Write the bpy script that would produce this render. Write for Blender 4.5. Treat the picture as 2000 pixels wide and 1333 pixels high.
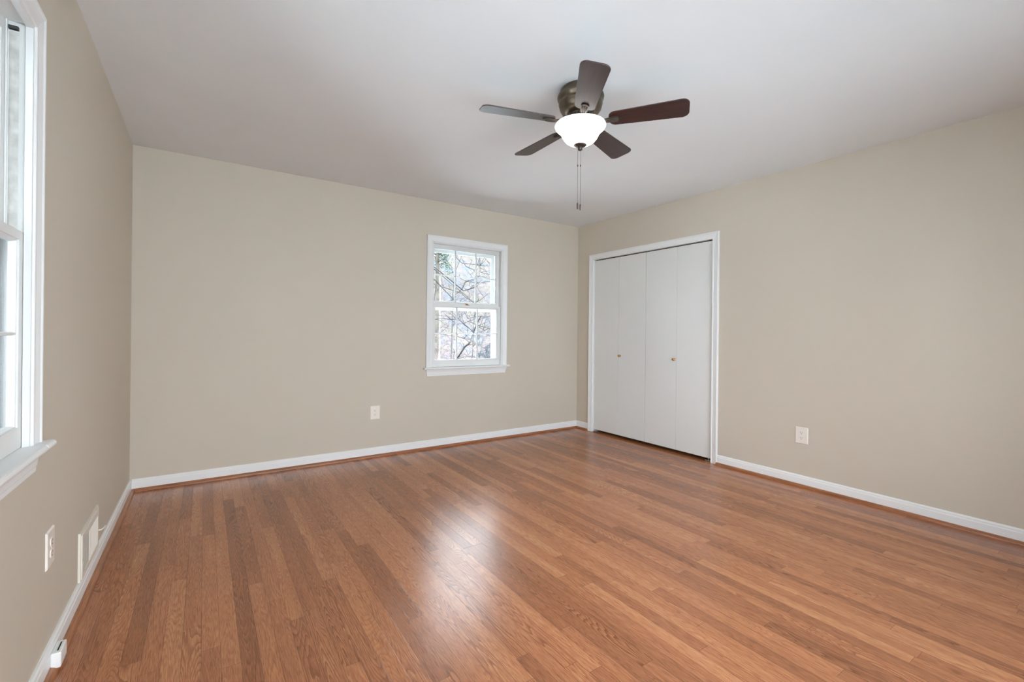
import bpy, bmesh, math, random
import numpy as np
from mathutils import Vector, Matrix, noise as mnoise

for o in list(bpy.data.objects):
    bpy.data.objects.remove(o)
scene = bpy.context.scene
C = scene.collection
PI = math.pi

# ------------------------------------------------------------------ room measures (metres)
XL, XR = -0.4275, 3.767        # left and right wall faces
YN, YB = -0.75, 4.1415         # near wall (behind the camera) and back wall faces
HC = 2.44                      # ceiling
WT = 0.16                      # outer wall thickness
HEAD = 2.032                   # head of openings
SILL = 0.797                   # top of window stools

# ------------------------------------------------------------------ camera
cam_d = bpy.data.cameras.new('camera')
cam = bpy.data.objects.new('camera', cam_d)
C.objects.link(cam)
scene.camera = cam
YAW, ROLL = 0.59514, 0.010357
cam_d.sensor_width = 36.0
cam_d.lens = 887.11 / 2000 * 36.0
cam_d.shift_y = (650.05 - 666.5) / 2000
cam_d.clip_start = 0.02
cam_d.clip_end = 300
cam.matrix_world = (Matrix.Translation((0, 0, 1.1467)) @ Matrix.Rotation(-YAW, 4, 'Z')
                    @ Matrix.Rotation(PI / 2, 4, 'X') @ Matrix.Rotation(ROLL, 4, 'Z'))

# ------------------------------------------------------------------ world: bright overcast sky
SKY = 13.5
world = bpy.data.worlds.new('world')
scene.world = world
world.use_nodes = True
wn = world.node_tree.nodes
wl = world.node_tree.links
wn.clear()
bg = wn.new('ShaderNodeBackground')
wo = wn.new('ShaderNodeOutputWorld')
wtc = wn.new('ShaderNodeTexCoord')
wmap = wn.new('ShaderNodeMapping')
wmap.inputs['Scale'].default_value = (1.2, 1.2, 3.0)
wno = wn.new('ShaderNodeTexNoise')
wno.inputs['Scale'].default_value = 2.2
wno.inputs['Detail'].default_value = 4
wr = wn.new('ShaderNodeValToRGB')
wr.color_ramp.elements[0].position = 0.35
wr.color_ramp.elements[0].color = (0.74, 0.87, 1.0, 1)
wr.color_ramp.elements[1].position = 0.65
wr.color_ramp.elements[1].color = (0.89, 0.955, 1.0, 1)
wl.new(wtc.outputs['Generated'], wmap.inputs['Vector'])
wl.new(wmap.outputs['Vector'], wno.inputs['Vector'])
wl.new(wno.outputs['Fac'], wr.inputs['Fac'])
wl.new(wr.outputs['Color'], bg.inputs['Color'])
bg.inputs['Strength'].default_value = SKY
wl.new(bg.outputs['Background'], wo.inputs['Surface'])

scene.view_settings.view_transform = 'Standard'
scene.view_settings.look = 'None'
scene.view_settings.gamma = 1.0
scene.view_settings.use_curve_mapping = False
scene.view_settings.exposure = -0.16
try:
    scene.cycles.use_denoising = True
    scene.cycles.max_bounces = 14
    scene.cycles.diffuse_bounces = 8
    scene.cycles.glossy_bounces = 5
    scene.cycles.transparent_max_bounces = 16
    scene.cycles.sample_clamp_indirect = 8.0
    scene.cycles.caustics_reflective = False
    scene.cycles.caustics_refractive = False
except Exception:
    pass
# added sun from the closet side: brightens the yard so its bounce lifts the ceiling
SUN = 98.0
sd = bpy.data.lights.new('sun', 'SUN')
sd.energy = SUN
sd.angle = 0.02
sd.color = (0.95, 1.0, 1.05)
so_ = bpy.data.objects.new('sun', sd)
C.objects.link(so_)
so_.rotation_euler = (0, math.radians(48), 0)
LAMP = 3.0          # radiance of the lit glass bowl of the fan

# window places: (x, y, rotation z) of the centre of the opening on the wall face
WINDOWS = [(2.258, YB, 0.0), (XL, 1.495, PI / 2), (XL, 0.25, PI / 2)]  # last window is added, unseen beside the camera, for more daylight
GX0, GX1, GZ0, GZ1 = -0.25, 2.95, 0.04, 2.06      # added glazed doors, unseen behind the camera, to let in daylight
WHALF = 0.405
for (wx, wy, wr_) in WINDOWS:     # portals guide the sky light through the openings
    ld = bpy.data.lights.new('sky_portal', 'AREA')
    ld.shape = 'RECTANGLE'
    ld.size = 2 * WHALF
    ld.size_y = HEAD - SILL
    ld.cycles.is_portal = True
    lo = bpy.data.objects.new('sky_portal', ld)
    C.objects.link(lo)
    lo.matrix_world = (Matrix.Translation((wx, wy, (HEAD + SILL) / 2)) @ Matrix.Rotation(wr_, 4, 'Z')
                       @ Matrix.Translation((0, WT + 0.01, 0)) @ Matrix.Rotation(-PI / 2, 4, 'X'))

ld = bpy.data.lights.new('sky_portal', 'AREA')
ld.shape = 'RECTANGLE'
ld.size = GX1 - GX0
ld.size_y = GZ1 - GZ0
ld.cycles.is_portal = True
lo = bpy.data.objects.new('sky_portal', ld)
C.objects.link(lo)
lo.matrix_world = (Matrix.Translation(((GX0 + GX1) / 2, YN - WT - 0.01, (GZ0 + GZ1) / 2)) @ Matrix.Rotation(PI, 4, 'Z')
                   @ Matrix.Rotation(-PI / 2, 4, 'X'))

# ------------------------------------------------------------------ materials
def srgb(r, g, b):
    f = lambda v: (v / 255) / 12.92 if v / 255 <= 0.04045 else ((v / 255 + 0.055) / 1.055) ** 2.4
    return (f(r), f(g), f(b), 1)

def mat(name, col, rough=0.5, metal=0.0, spec=0.5, bump=0.0, bscale=200.0, var=0.0, vscale=3.0):
    m = bpy.data.materials.new(name)
    m.use_nodes = True
    nt = m.node_tree
    p = nt.nodes['Principled BSDF']
    p.inputs['Roughness'].default_value = rough
    p.inputs['Metallic'].default_value = metal
    p.inputs['Specular IOR Level'].default_value = spec
    geo = nt.nodes.new('ShaderNodeTexCoord')
    n = nt.nodes.new('ShaderNodeTexNoise')
    n.inputs['Scale'].default_value = vscale
    n.inputs['Detail'].default_value = 3
    nt.links.new(geo.outputs['Object'], n.inputs['Vector'])
    r = nt.nodes.new('ShaderNodeValToRGB')
    r.color_ramp.elements[0].position = 0.3
    r.color_ramp.elements[1].position = 0.7
    r.color_ramp.elements[0].color = tuple(c * (1 - var) for c in col[:3]) + (1,)
    r.color_ramp.elements[1].color = tuple(min(1, c * (1 + var)) for c in col[:3]) + (1,)
    nt.links.new(n.outputs['Fac'], r.inputs['Fac'])
    nt.links.new(r.outputs['Color'], p.inputs['Base Color'])
    if bump:
        n2 = nt.nodes.new('ShaderNodeTexNoise')
        n2.inputs['Scale'].default_value = bscale
        n2.inputs['Detail'].default_value = 2
        nt.links.new(geo.outputs['Object'], n2.inputs['Vector'])
        b = nt.nodes.new('ShaderNodeBump')
        b.inputs['Strength'].default_value = bump
        b.inputs['Distance'].default_value = 0.002
        nt.links.new(n2.outputs['Fac'], b.inputs['Height'])
        nt.links.new(b.outputs['Normal'], p.inputs['Normal'])
    return m

M = {}
M['wall'] = mat('beige_wall_paint', srgb(199, 189, 174), 0.6, spec=0.3, bump=0.12, bscale=260, var=0.012, vscale=1.5)
M['ceiling'] = mat('ceiling_paint', srgb(229, 231, 233), 0.8, spec=0.2, bump=0.15, bscale=220, var=0.01)
M['trim'] = mat('white_trim_paint', srgb(232, 232, 231), 0.32, spec=0.5, bump=0.03, bscale=90, var=0.01)
M['door'] = mat('white_door_paint', srgb(222, 222, 219), 0.42, spec=0.45, bump=0.05, bscale=60, var=0.012, vscale=2)
M['sash'] = mat('white_sash_paint', srgb(226, 226, 224), 0.4, bump=0.06, bscale=70, var=0.02, vscale=8)
M['peel'] = mat('peeling_paint', srgb(205, 203, 198), 0.7, bump=0.9, bscale=60, var=0.18, vscale=25)
M['plate'] = mat('almond_plastic', srgb(232, 224, 214), 0.3, spec=0.5, var=0.01)
M['slot'] = mat('dark_slot', srgb(40, 36, 33), 0.6)
M['brass'] = mat('polished_brass', srgb(205, 160, 85), 0.18, metal=1.0, var=0.05, vscale=60)
M['bronze'] = mat('antique_bronze', srgb(92, 81, 68), 0.36, metal=0.85, spec=0.5, bump=0.02, bscale=400, var=0.08, vscale=12)
M['bronze_dark'] = mat('dark_bronze', srgb(72, 61, 55), 0.38, metal=0.7, var=0.06, vscale=20)
M['steel'] = mat('zinc_steel', srgb(190, 186, 178), 0.35, metal=0.9, var=0.05, vscale=40)
M['track'] = mat('dark_track', srgb(45, 42, 40), 0.6)
M['register'] = mat('almond_enamel', srgb(222, 215, 203), 0.38, spec=0.5, var=0.01)
M['bark'] = mat('dark_bark', (0.0160, 0.0144, 0.0160, 1), 0.9, spec=0.1, bump=0.5, bscale=30, var=0.35, vscale=9)
M['bark_pale'] = mat('pale_bark', (0.0640, 0.0576, 0.0480, 1), 0.9, spec=0.1, bump=0.5, bscale=30, var=0.35, vscale=5)
M['twig'] = mat('grey_twig', (0.0480, 0.0448, 0.0464, 1), 0.9, spec=0.1, var=0.3, vscale=4)
M['needle'] = mat('evergreen_needles', (0.0096, 0.0240, 0.0160, 1), 0.8, spec=0.1, var=0.5, vscale=3)
M['blossom'] = mat('pink_blossom', (0.0960, 0.0512, 0.0576, 1), 0.8, spec=0.1, var=0.25, vscale=6)
M['leaf'] = mat('young_leaf', (0.0560, 0.0640, 0.0288, 1), 0.8, spec=0.1, var=0.3, vscale=6)
M['grass'] = mat('winter_lawn', (0.38, 0.41, 0.42, 1), 0.95, spec=0.05, var=0.4, vscale=0.8)
M['roof'] = mat('blue_grey_shingles', (0.034, 0.043, 0.050, 1), 0.9, spec=0.1, bump=0.4, bscale=20, var=0.15, vscale=6)
M['siding'] = mat('white_siding', (0.0800, 0.0800, 0.0800, 1), 0.8, spec=0.1, var=0.05)
M['dark_pane'] = mat('dark_window_pane', (0.02, 0.025, 0.03, 1), 0.2)

# thin clear glass
g = bpy.data.materials.new('clear_glass')
g.use_nodes = True
gn, gl = g.node_tree.nodes, g.node_tree.links
gn.clear()
go = gn.new('ShaderNodeOutputMaterial')
gt = gn.new('ShaderNodeBsdfTransparent')
gt.inputs['Color'].default_value = (0.96, 0.97, 0.97, 1)
gg = gn.new('ShaderNodeBsdfGlossy')
gg.inputs['Roughness'].default_value = 0.02
gm = gn.new('ShaderNodeMixShader')
gf = gn.new('ShaderNodeFresnel')
gf.inputs['IOR'].default_value = 1.35
gl.new(gf.outputs['Fac'], gm.inputs['Fac'])
gl.new(gt.outputs['BSDF'], gm.inputs[1])
gl.new(gg.outputs['BSDF'], gm.inputs[2])
gl.new(gm.outputs['Shader'], go.inputs['Surface'])
M['glass'] = g

# lit frosted bowl
m = mat('lit_frosted_glass', srgb(245, 243, 238), 0.25, spec=0.5)
p = m.node_tree.nodes['Principled BSDF']
p.inputs['Emission Color'].default_value = (1.0, 0.965, 0.90, 1)
p.inputs['Emission Strength'].default_value = LAMP
M['bowl'] = m

class NT:
    """tiny helper for wiring math nodes"""
    def __init__(s, nt): s.nt = nt
    def m(s, op, a, b=None, c=None, clamp=False):
        n = s.nt.nodes.new('ShaderNodeMath'); n.operation = op; n.use_clamp = clamp
        for i, v in enumerate((a, b, c)):
            if v is None: continue
            if isinstance(v, (int, float)): n.inputs[i].default_value = v
            else: s.nt.links.new(v, n.inputs[i])
        return n.outputs[0]
    def xyz(s, x, y, z):
        n = s.nt.nodes.new('ShaderNodeCombineXYZ')
        for i, v in enumerate((x, y, z)):
            if isinstance(v, (int, float)): n.inputs[i].default_value = v
            else: s.nt.links.new(v, n.inputs[i])
        return n.outputs[0]
    def white(s, v):
        n = s.nt.nodes.new('ShaderNodeTexWhiteNoise'); n.noise_dimensions = '3D'
        s.nt.links.new(v, n.inputs['Vector'])
        return n.outputs['Value'], n.outputs['Color']
    def noise(s, v, scale=1.0, detail=2.0, dist=0.0, rough=0.5):
        n = s.nt.nodes.new('ShaderNodeTexNoise')
        n.inputs['Scale'].default_value = scale; n.inputs['Detail'].default_value = detail
        n.inputs['Distortion'].default_value = dist; n.inputs['Roughness'].default_value = rough
        s.nt.links.new(v, n.inputs['Vector'])
        return n.outputs['Fac']
    def mix(s, f, a, b, blend='MIX'):
        n = s.nt.nodes.new('ShaderNodeMix'); n.data_type = 'RGBA'; n.blend_type = blend
        for sock, v in ((n.inputs[0], f), (n.inputs[6], a), (n.inputs[7], b)):
            if isinstance(v, (int, float)): sock.default_value = v
            elif isinstance(v, tuple): sock.default_value = v
            else: s.nt.links.new(v, sock)
        return n.outputs[2]
    def ramp(s, f, stops):
        n = s.nt.nodes.new('ShaderNodeValToRGB')
        e = n.color_ramp.elements
        e[0].position, e[0].color = stops[0]
        e[1].position, e[1].color = stops[-1]
        for pos, col in stops[1:-1]:
            k = e.new(pos); k.color = col
        s.nt.links.new(f, n.inputs['Fac'])
        return n.outputs['Color']

def floor_material():
    m = bpy.data.materials.new('oak_strip_floor')
    m.use_nodes = True
    nt = m.node_tree
    p = nt.nodes['Principled BSDF']
    k = NT(nt)
    tc = nt.nodes.new('ShaderNodeTexCoord')
    sp = nt.nodes.new('ShaderNodeSeparateXYZ')
    nt.links.new(tc.outputs['Object'], sp.inputs[0])
    x, y = sp.outputs[0], sp.outputs[1]
    BW = 0.0572
    bx = k.m('DIVIDE', x, BW)
    i = k.m('FLOOR', bx)
    fx = k.m('SUBTRACT', bx, i)
    ra, _ = k.white(k.xyz(i, 3.7, 1.1))
    rb, _ = k.white(k.xyz(i, 9.2, 4.6))
    ln = k.m('MULTIPLY_ADD', ra, 0.8, 0.65)
    v = k.m('ADD', k.m('DIVIDE', y, ln), k.m('MULTIPLY', rb, 17.0))
    j = k.m('FLOOR', v)
    fv = k.m('SUBTRACT', v, j)
    r, rc = k.white(k.xyz(i, j, 2.5))
    sr = nt.nodes.new('ShaderNodeSeparateColor')
    nt.links.new(rc, sr.inputs[0])
    r1, r2, r3 = sr.outputs[0], sr.outputs[1], sr.outputs[2]
    # seams
    ex = k.m('MULTIPLY', k.m('MINIMUM', fx, k.m('SUBTRACT', 1.0, fx)), BW)
    ey = k.m('MULTIPLY', k.m('MINIMUM', fv, k.m('SUBTRACT', 1.0, fv)), ln)
    e = k.m('MINIMUM', ex, ey)
    sk = k.m('SUBTRACT', 1.0, k.m('DIVIDE', e, 0.0009, clamp=True), clamp=True)
    # growth rings: contour lines of a stretched smooth field, new field on every strip
    gv = k.xyz(k.m('MULTIPLY_ADD', x, 13.0, k.m('MULTIPLY', r1, 41.0)),
               k.m('MULTIPLY_ADD', y, 1.0, k.m('MULTIPLY', r2, 63.0)),
               k.m('MULTIPLY', r3, 29.0))
    f = k.noise(gv, 1.0, 1.2, 0.25)
    gv2 = k.xyz(k.m('MULTIPLY_ADD', x, 55.0, k.m('MULTIPLY', r2, 31.0)), k.m('MULTIPLY_ADD', y, 9.0, k.m('MULTIPLY', r1, 13.0)), 0.0)
    wob = k.noise(gv2, 1.0, 2.0)
    dens = k.m('MULTIPLY_ADD', r3, 34.0, 24.0)
    ph = k.m('ADD', k.m('MULTIPLY', f, dens), k.m('MULTIPLY', wob, 0.9))
    fr = k.m('FRACT', ph)
    ring = k.m('POWER', fr, 2.2)
    ring = k.m('MULTIPLY', ring, k.m('SUBTRACT', 1.0, k.m('POWER', fr, 24.0)))
    ring = k.m('MULTIPLY', ring, 1.25, clamp=True)
    # fine pores
    pv = k.xyz(k.m('MULTIPLY', x, 520.0), k.m('MULTIPLY', y, 22.0), r1)
    pores = k.noise(pv, 1.0, 2.0)
    pores = k.m('MULTIPLY', k.m('SUBTRACT', pores, 0.5), 3.0)
    big = k.noise(k.xyz(k.m('MULTIPLY', x, 30.0), k.m('MULTIPLY', y, 2.0), r2), 1.0, 3.0)
    tone = k.m('ADD', k.m('MULTIPLY', r, 0.54), k.m('MULTIPLY', big, 0.47))
    base = k.ramp(tone, [(0.12, srgb(144, 90, 59)), (0.42, srgb(168, 108, 72)), (0.68, srgb(185, 122, 83)), (0.95, srgb(203, 143, 100))])
    dark = k.mix(1.0, base, (0.44, 0.36, 0.31, 1), 'MULTIPLY')
    amt = k.m('MULTIPLY', ring, k.m('MULTIPLY_ADD', k.m('POWER', r2, 2.0), 0.75, 0.34), clamp=True)
    col = k.mix(amt, base, dark)
    pf = k.m('MULTIPLY', k.m('ADD', pores, 0.20), 0.95, clamp=True)
    col = k.mix(pf, col, dark)
    col = k.mix(k.m('MULTIPLY', sk, 0.85), col, srgb(52, 28, 18))
    nt.links.new(col, p.inputs['Base Color'])
    rn = k.noise(k.xyz(k.m('MULTIPLY', x, 5.0), k.m('MULTIPLY', y, 1.2), 0.0), 1.0, 3.0)
    nt.links.new(k.m('MULTIPLY_ADD', rn, 0.09, 0.19), p.inputs['Roughness'])
    p.inputs['Specular IOR Level'].default_value = 0.5
    h = k.m('SUBTRACT', k.m('MULTIPLY', pores, 0.25), k.m('MULTIPLY', sk, 1.0))
    h = k.m('SUBTRACT', h, k.m('MULTIPLY', ring, 0.25))
    b = nt.nodes.new('ShaderNodeBump')
    b.inputs['Strength'].default_value = 0.25
    b.inputs['Distance'].default_value = 0.0007
    nt.links.new(h, b.inputs['Height'])
    nt.links.new(b.outputs['Normal'], p.inputs['Normal'])
    return m
M['floor'] = floor_material()

def grain_material(name, c1, c2, axis, rough, spec=0.5, fine=220.0, long=7.0):
    m = bpy.data.materials.new(name)
    m.use_nodes = True
    nt = m.node_tree
    k = NT(nt)
    p = nt.nodes['Principled BSDF']
    tc = nt.nodes.new('ShaderNodeTexCoord')
    mp = nt.nodes.new('ShaderNodeMapping')
    sc = [fine, fine, fine]
    for a in axis: sc[a] = long
    mp.inputs['Scale'].default_value = sc
    nt.links.new(tc.outputs['Object'], mp.inputs['Vector'])
    f = k.noise(mp.outputs['Vector'], 1.0, 4.0, 0.4)
    col = k.ramp(f, [(0.3, c1), (0.7, c2)])
    nt.links.new(col, p.inputs['Base Color'])
    p.inputs['Roughness'].default_value = rough
    p.inputs['Specular IOR Level'].default_value = spec
    return m
M['shoe_y'] = grain_material('stained_shoe_wood_y', srgb(120, 69, 39), srgb(170, 108, 68), (1,), 0.3, fine=150)
M['shoe_x'] = grain_material('stained_shoe_wood_x', srgb(120, 69, 39), srgb(170, 108, 68), (0,), 0.3, fine=150)
M['blade'] = grain_material('rosewood_blade', srgb(28, 14, 13), srgb(54, 28, 24), (0,), 0.38, spec=0.6, fine=90, long=5)

# ------------------------------------------------------------------ mesh helpers
class MB:
    def __init__(s): s.v = []; s.f = []; s.smooth = []
    def add(s, verts, faces, smooth=False):
        o = len(s.v)
        s.v += [tuple(p) for p in verts]
        s.f += [tuple(i + o for i in fc) for fc in faces]
        s.smooth += [smooth] * len(faces)
        return s
    def box(s, x0, x1, y0, y1, z0, z1):
        v = [(x, y, z) for x in (x0, x1) for y in (y0, y1) for z in (z0, z1)]
        f = [(0, 1, 3, 2), (4, 6, 7, 5), (0, 4, 5, 1), (2, 3, 7, 6), (0, 2, 6, 4), (1, 5, 7, 3)]
        return s.add(v, f)
    def lathe(s, prof, n=48, cx=0, cy=0, axis='z', smooth=True):
        """prof: list of (radius, height)"""
        o = []
        for (r, h) in prof:
            for k in range(n):
                a = 2 * PI * k / n
                if axis == 'z': o.append((cx + r * math.cos(a), cy + r * math.sin(a), h))
                elif axis == 'y': o.append((cx + r * math.cos(a), h, cy + r * math.sin(a)))
                else: o.append((h, cx + r * math.cos(a), cy + r * math.sin(a)))
        f = []
        for i in range(len(prof) - 1):
            for k in range(n):
                f.append((i * n + k, i * n + (k + 1) % n, (i + 1) * n + (k + 1) % n, (i + 1) * n + k))
        if prof[0][0] > 1e-5: f.append(tuple(range(n))[::-1])
        if prof[-1][0] > 1e-5: f.append(tuple((len(prof) - 1) * n + k for k in range(n)))
        return s.add(o, f, smooth)
    def tube(s, pts, radii, n=6, smooth=True):
        pts = [Vector(p) for p in pts]
        if not hasattr(radii, '__len__'): radii = [radii] * len(pts)
        o = []; up = Vector((0.13, 0.31, 0.94))
        for i, p in enumerate(pts):
            d = (pts[min(i + 1, len(pts) - 1)] - pts[max(i - 1, 0)])
            if d.length < 1e-9: d = Vector((0, 0, 1))
            d.normalize()
            a = d.cross(up)
            if a.length < 1e-3: a = d.cross(Vector((1, 0, 0)))
            a.normalize(); b = d.cross(a)
            for k in range(n):
                t = 2 * PI * k / n
                o.append(p + (a * math.cos(t) + b * math.sin(t)) * radii[i])
        f = []
        for i in range(len(pts) - 1):
            for k in range(n):
                f.append((i * n + k, i * n + (k + 1) % n, (i + 1) * n + (k + 1) % n, (i + 1) * n + k))
        f.append(tuple(range(n))[::-1]); f.append(tuple((len(pts) - 1) * n + k for k in range(n)))
        return s.add(o, f, smooth)
    def prism(s, prof, x0, x1, axis='x'):
        """closed 2-D profile (u, v) run along an axis; x: (x,u,v)  y: (u,y,v)"""
        n = len(prof)
        o = []
        for t in (x0, x1):
            for (u, v) in prof:
                o.append((t, u, v) if axis == 'x' else (u, t, v) if axis == 'y' else (u, v, t))
        f = [(k, (k + 1) % n, n + (k + 1) % n, n + k) for k in range(n)]
        f += [tuple(range(n))[::-1], tuple(range(n, 2 * n))]
        return s.add(o, f)
    def build(s, name, material, parent=None, bevel=0.0, loc=None, kind=None, segs=2):
        me = bpy.data.meshes.new(name)
        me.from_pydata(s.v, [], s.f)
        bm = bmesh.new(); bm.from_mesh(me)
        bmesh.ops.recalc_face_normals(bm, faces=bm.faces)
        bm.to_mesh(me); bm.free()
        for i, sm in enumerate(s.smooth):
            me.polygons[i].use_smooth = sm
        me.materials.append(material)
        o = bpy.data.objects.new(name, me)
        C.objects.link(o)
        if parent: o.parent = parent
        if loc: o.location = loc
        if kind: o['kind'] = kind
        if bevel:
            b = o.modifiers.new('bevel', 'BEVEL')
            b.width = bevel; b.segments = segs; b.limit_method = 'ANGLE'; b.angle_limit = 0.6
            b.harden_normals = False
        return o

def empty(name, loc=(0, 0, 0), rz=0.0, kind=None):
    o = bpy.data.objects.new(name, None)
    o.empty_display_size = 0.1
    C.objects.link(o)
    o.location = loc
    o.rotation_euler = (0, 0, rz)
    if kind: o['kind'] = kind
    return o

def tag(o, label, cat, group=None):
    o['label'] = label; o['category'] = cat
    if group: o['group'] = group
    return o

def copy_tree(o, parent=None):
    c = o.copy(); C.objects.link(c)
    c.parent = parent
    for ch in o.children: copy_tree(ch, c)
    return c

# ------------------------------------------------------------------ shell
def wall_grid(name, s0, s1, z0, z1, holes, place, t0, t1):
    """solid wall slab with rectangular holes, outer cell faces only. place(s, t, z) -> xyz"""
    ss = sorted({s0, s1, *[h[0] for h in holes], *[h[1] for h in holes]})
    zz = sorted({z0, z1, *[h[2] for h in holes], *[h[3] for h in holes]})
    solid = lambda i, j: 0 <= i < len(ss) - 1 and 0 <= j < len(zz) - 1 and not any(
        h[0] - 1e-6 <= ss[i] and ss[i + 1] <= h[1] + 1e-6 and h[2] - 1e-6 <= zz[j] and zz[j + 1] <= h[3] + 1e-6 for h in holes)
    V = {}; vs = []; fs = []
    def vi(i, t, j):
        if (i, t, j) not in V:
            V[(i, t, j)] = len(vs); vs.append(place(ss[i], (t0, t1)[t], zz[j]))
        return V[(i, t, j)]
    for i in range(len(ss) - 1):
        for j in range(len(zz) - 1):
            if not solid(i, j): continue
            for t in (0, 1): fs.append((vi(i, t, j), vi(i + 1, t, j), vi(i + 1, t, j + 1), vi(i, t, j + 1)))
            if not solid(i - 1, j): fs.append((vi(i, 0, j), vi(i, 1, j), vi(i, 1, j + 1), vi(i, 0, j + 1)))
            if not solid(i + 1, j): fs.append((vi(i + 1, 0, j), vi(i + 1, 1, j), vi(i + 1, 1, j + 1), vi(i + 1, 0, j + 1)))
            if not solid(i, j - 1): fs.append((vi(i, 0, j), vi(i, 1, j), vi(i + 1, 1, j), vi(i + 1, 0, j)))
            if not solid(i, j + 1): fs.append((vi(i, 0, j + 1), vi(i, 1, j + 1), vi(i + 1, 1, j + 1), vi(i + 1, 0, j + 1)))
    mb = MB(); mb.add(vs, fs)
    return mb.build(name, M['wall'], kind='structure')

WH = 0.415    # rough half width of the window holes
def whole(c): return (c - WH, c + WH, SILL - 0.03, HEAD + 0.012)
CY0, CY1 = 2.365, 3.868        # closet opening along the right wall
wall_grid('wall_back', XL - WT, XR + 0.14, -0.05, HC + 0.05, [whole(WINDOWS[0][0])], lambda s, t, z: (s, t, z), YB, YB + WT)
wall_grid('wall_left', YN, YB, -0.05, HC + 0.05, [whole(WINDOWS[1][1]), whole(WINDOWS[2][1])], lambda s, t, z: (t, s, z), XL - WT, XL)
wall_grid('wall_right', YN, YB, -0.05, HC + 0.05, [(CY0, CY1, -0.05, 2.012)], lambda s, t, z: (t, s, z), XR, XR + 0.12)
wall_grid('wall_near', XL - WT, XR + 0.14, -0.05, HC + 0.05, [(GX0, GX1, GZ0, GZ1)], lambda s, t, z: (s, t, z), YN - WT, YN)
# closet interior behind the bifold doors
mb = MB()
mb.box(XR + 0.75, XR + 0.79, 2.0, YB, -0.05, HC)
mb.box(XR + 0.12, XR + 0.75, 2.0, 2.04, -0.05, HC)
mb.box(XR + 0.14, XR + 0.75, YB, YB + 0.04, -0.05, HC)
mb.build('wall_closet', M['wall'], kind='structure')
fl = MB().box(XL - WT, XR + 0.79, YN - WT, YB + WT, -0.05, 0.0).build('floor', M['floor'], kind='structure')
MB().box(XL - WT, XR + 0.79, YN - WT, YB + WT, HC, HC + 0.08).build('ceiling', M['ceiling'], kind='structure')

# baseboards: white board with an eased, grooved top and a stained shoe moulding in front
BH, BT = 0.085, 0.0135
def base_prof(sgn, x0):
    pr = [(0, 0), (BT, 0), (BT, BH - 0.022), (BT * 0.80, BH - 0.017), (BT * 0.80, BH - 0.008), (BT * 0.45, BH), (0, BH)]
    return [(x0 + sgn * u, v) for u, v in pr]
def shoe_prof(sgn, x0):
    R = 0.0205
    pr = [(BT, 0)] + [(BT + R * math.cos(a), R * math.sin(a)) for a in [k * PI / 2 / 7 for k in range(8)]]
    return [(x0 + sgn * u, v) for u, v in pr]
bl = MB().prism(base_prof(1, XL), YN, YB, 'y').build('baseboard_left', M['trim'], kind='structure')
MB().prism(shoe_prof(1, XL), YN, YB - BT, 'y').build('shoe_molding', M['shoe_y'], bl)
bb = MB().prism(base_prof(-1, YB), XL + BT, XR - BT, 'x').build('baseboard_back', M['trim'], kind='structure')
MB().prism(shoe_prof(-1, YB), XL + BT + 0.001, XR - BT - 0.001, 'x').build('shoe_molding', M['shoe_x'], bb)
CN, CF = 2.303, 3.935          # outer edges of the closet casing
br = MB().prism(base_prof(-1, XR), CF, YB, 'y').prism(base_prof(-1, XR), YN, CN, 'y').build('baseboard_right', M['trim'], kind='structure')
MB().prism(shoe_prof(-1, XR), CF, YB - BT, 'y').build('shoe_molding', M['shoe_y'], br)
MB().prism(shoe_prof(-1, XR), YN, CN, 'y').build('shoe_molding', M['shoe_y'], br)
bn = MB().prism(base_prof(1, YN), GX1 + 0.02, XR - BT, 'x').build('baseboard_near', M['trim'], kind='structure')
MB().prism(shoe_prof(1, YN), GX1 + 0.02, XR - BT, 'x').build('shoe_molding', M['shoe_x'], bn)

# ------------------------------------------------------------------ casings
def casing_mesh(half0, half1, zb, zt, prof, closed=False, y=0.0):
    """mitred casing round an opening (local x: half0..half1, room side is -y). prof: (outward, proud)"""
    mb = MB(); n = len(prof); vs = []
    for (o, pr) in prof: vs.append((half0 - o, y - pr, zb))
    for (o, pr) in prof: vs.append((half0 - o, y - pr, zt + o))
    for (o, pr) in prof: vs.append((half1 + o, y - pr, zt + o))
    for (o, pr) in prof: vs.append((half1 + o, y - pr, zb))
    fs = []
    for k in range(3):
        for i in range(n):
            fs.append((k * n + i, k * n + (i + 1) % n, (k + 1) * n + (i + 1) % n, (k + 1) * n + i))
    fs.append(tuple(range(n))[::-1]); fs.append(tuple(range(3 * n, 4 * n)))
    return mb.add(vs, fs)
CPROF = [(0, 0), (0, 0.009), (0.003, 0.012), (0.010, 0.0125), (0.013, 0.010), (0.022, 0.0105), (0.046, 0.0155),
         (0.052, 0.019), (0.061, 0.019), (0.0645, 0.016), (0.0645, 0)]

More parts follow.
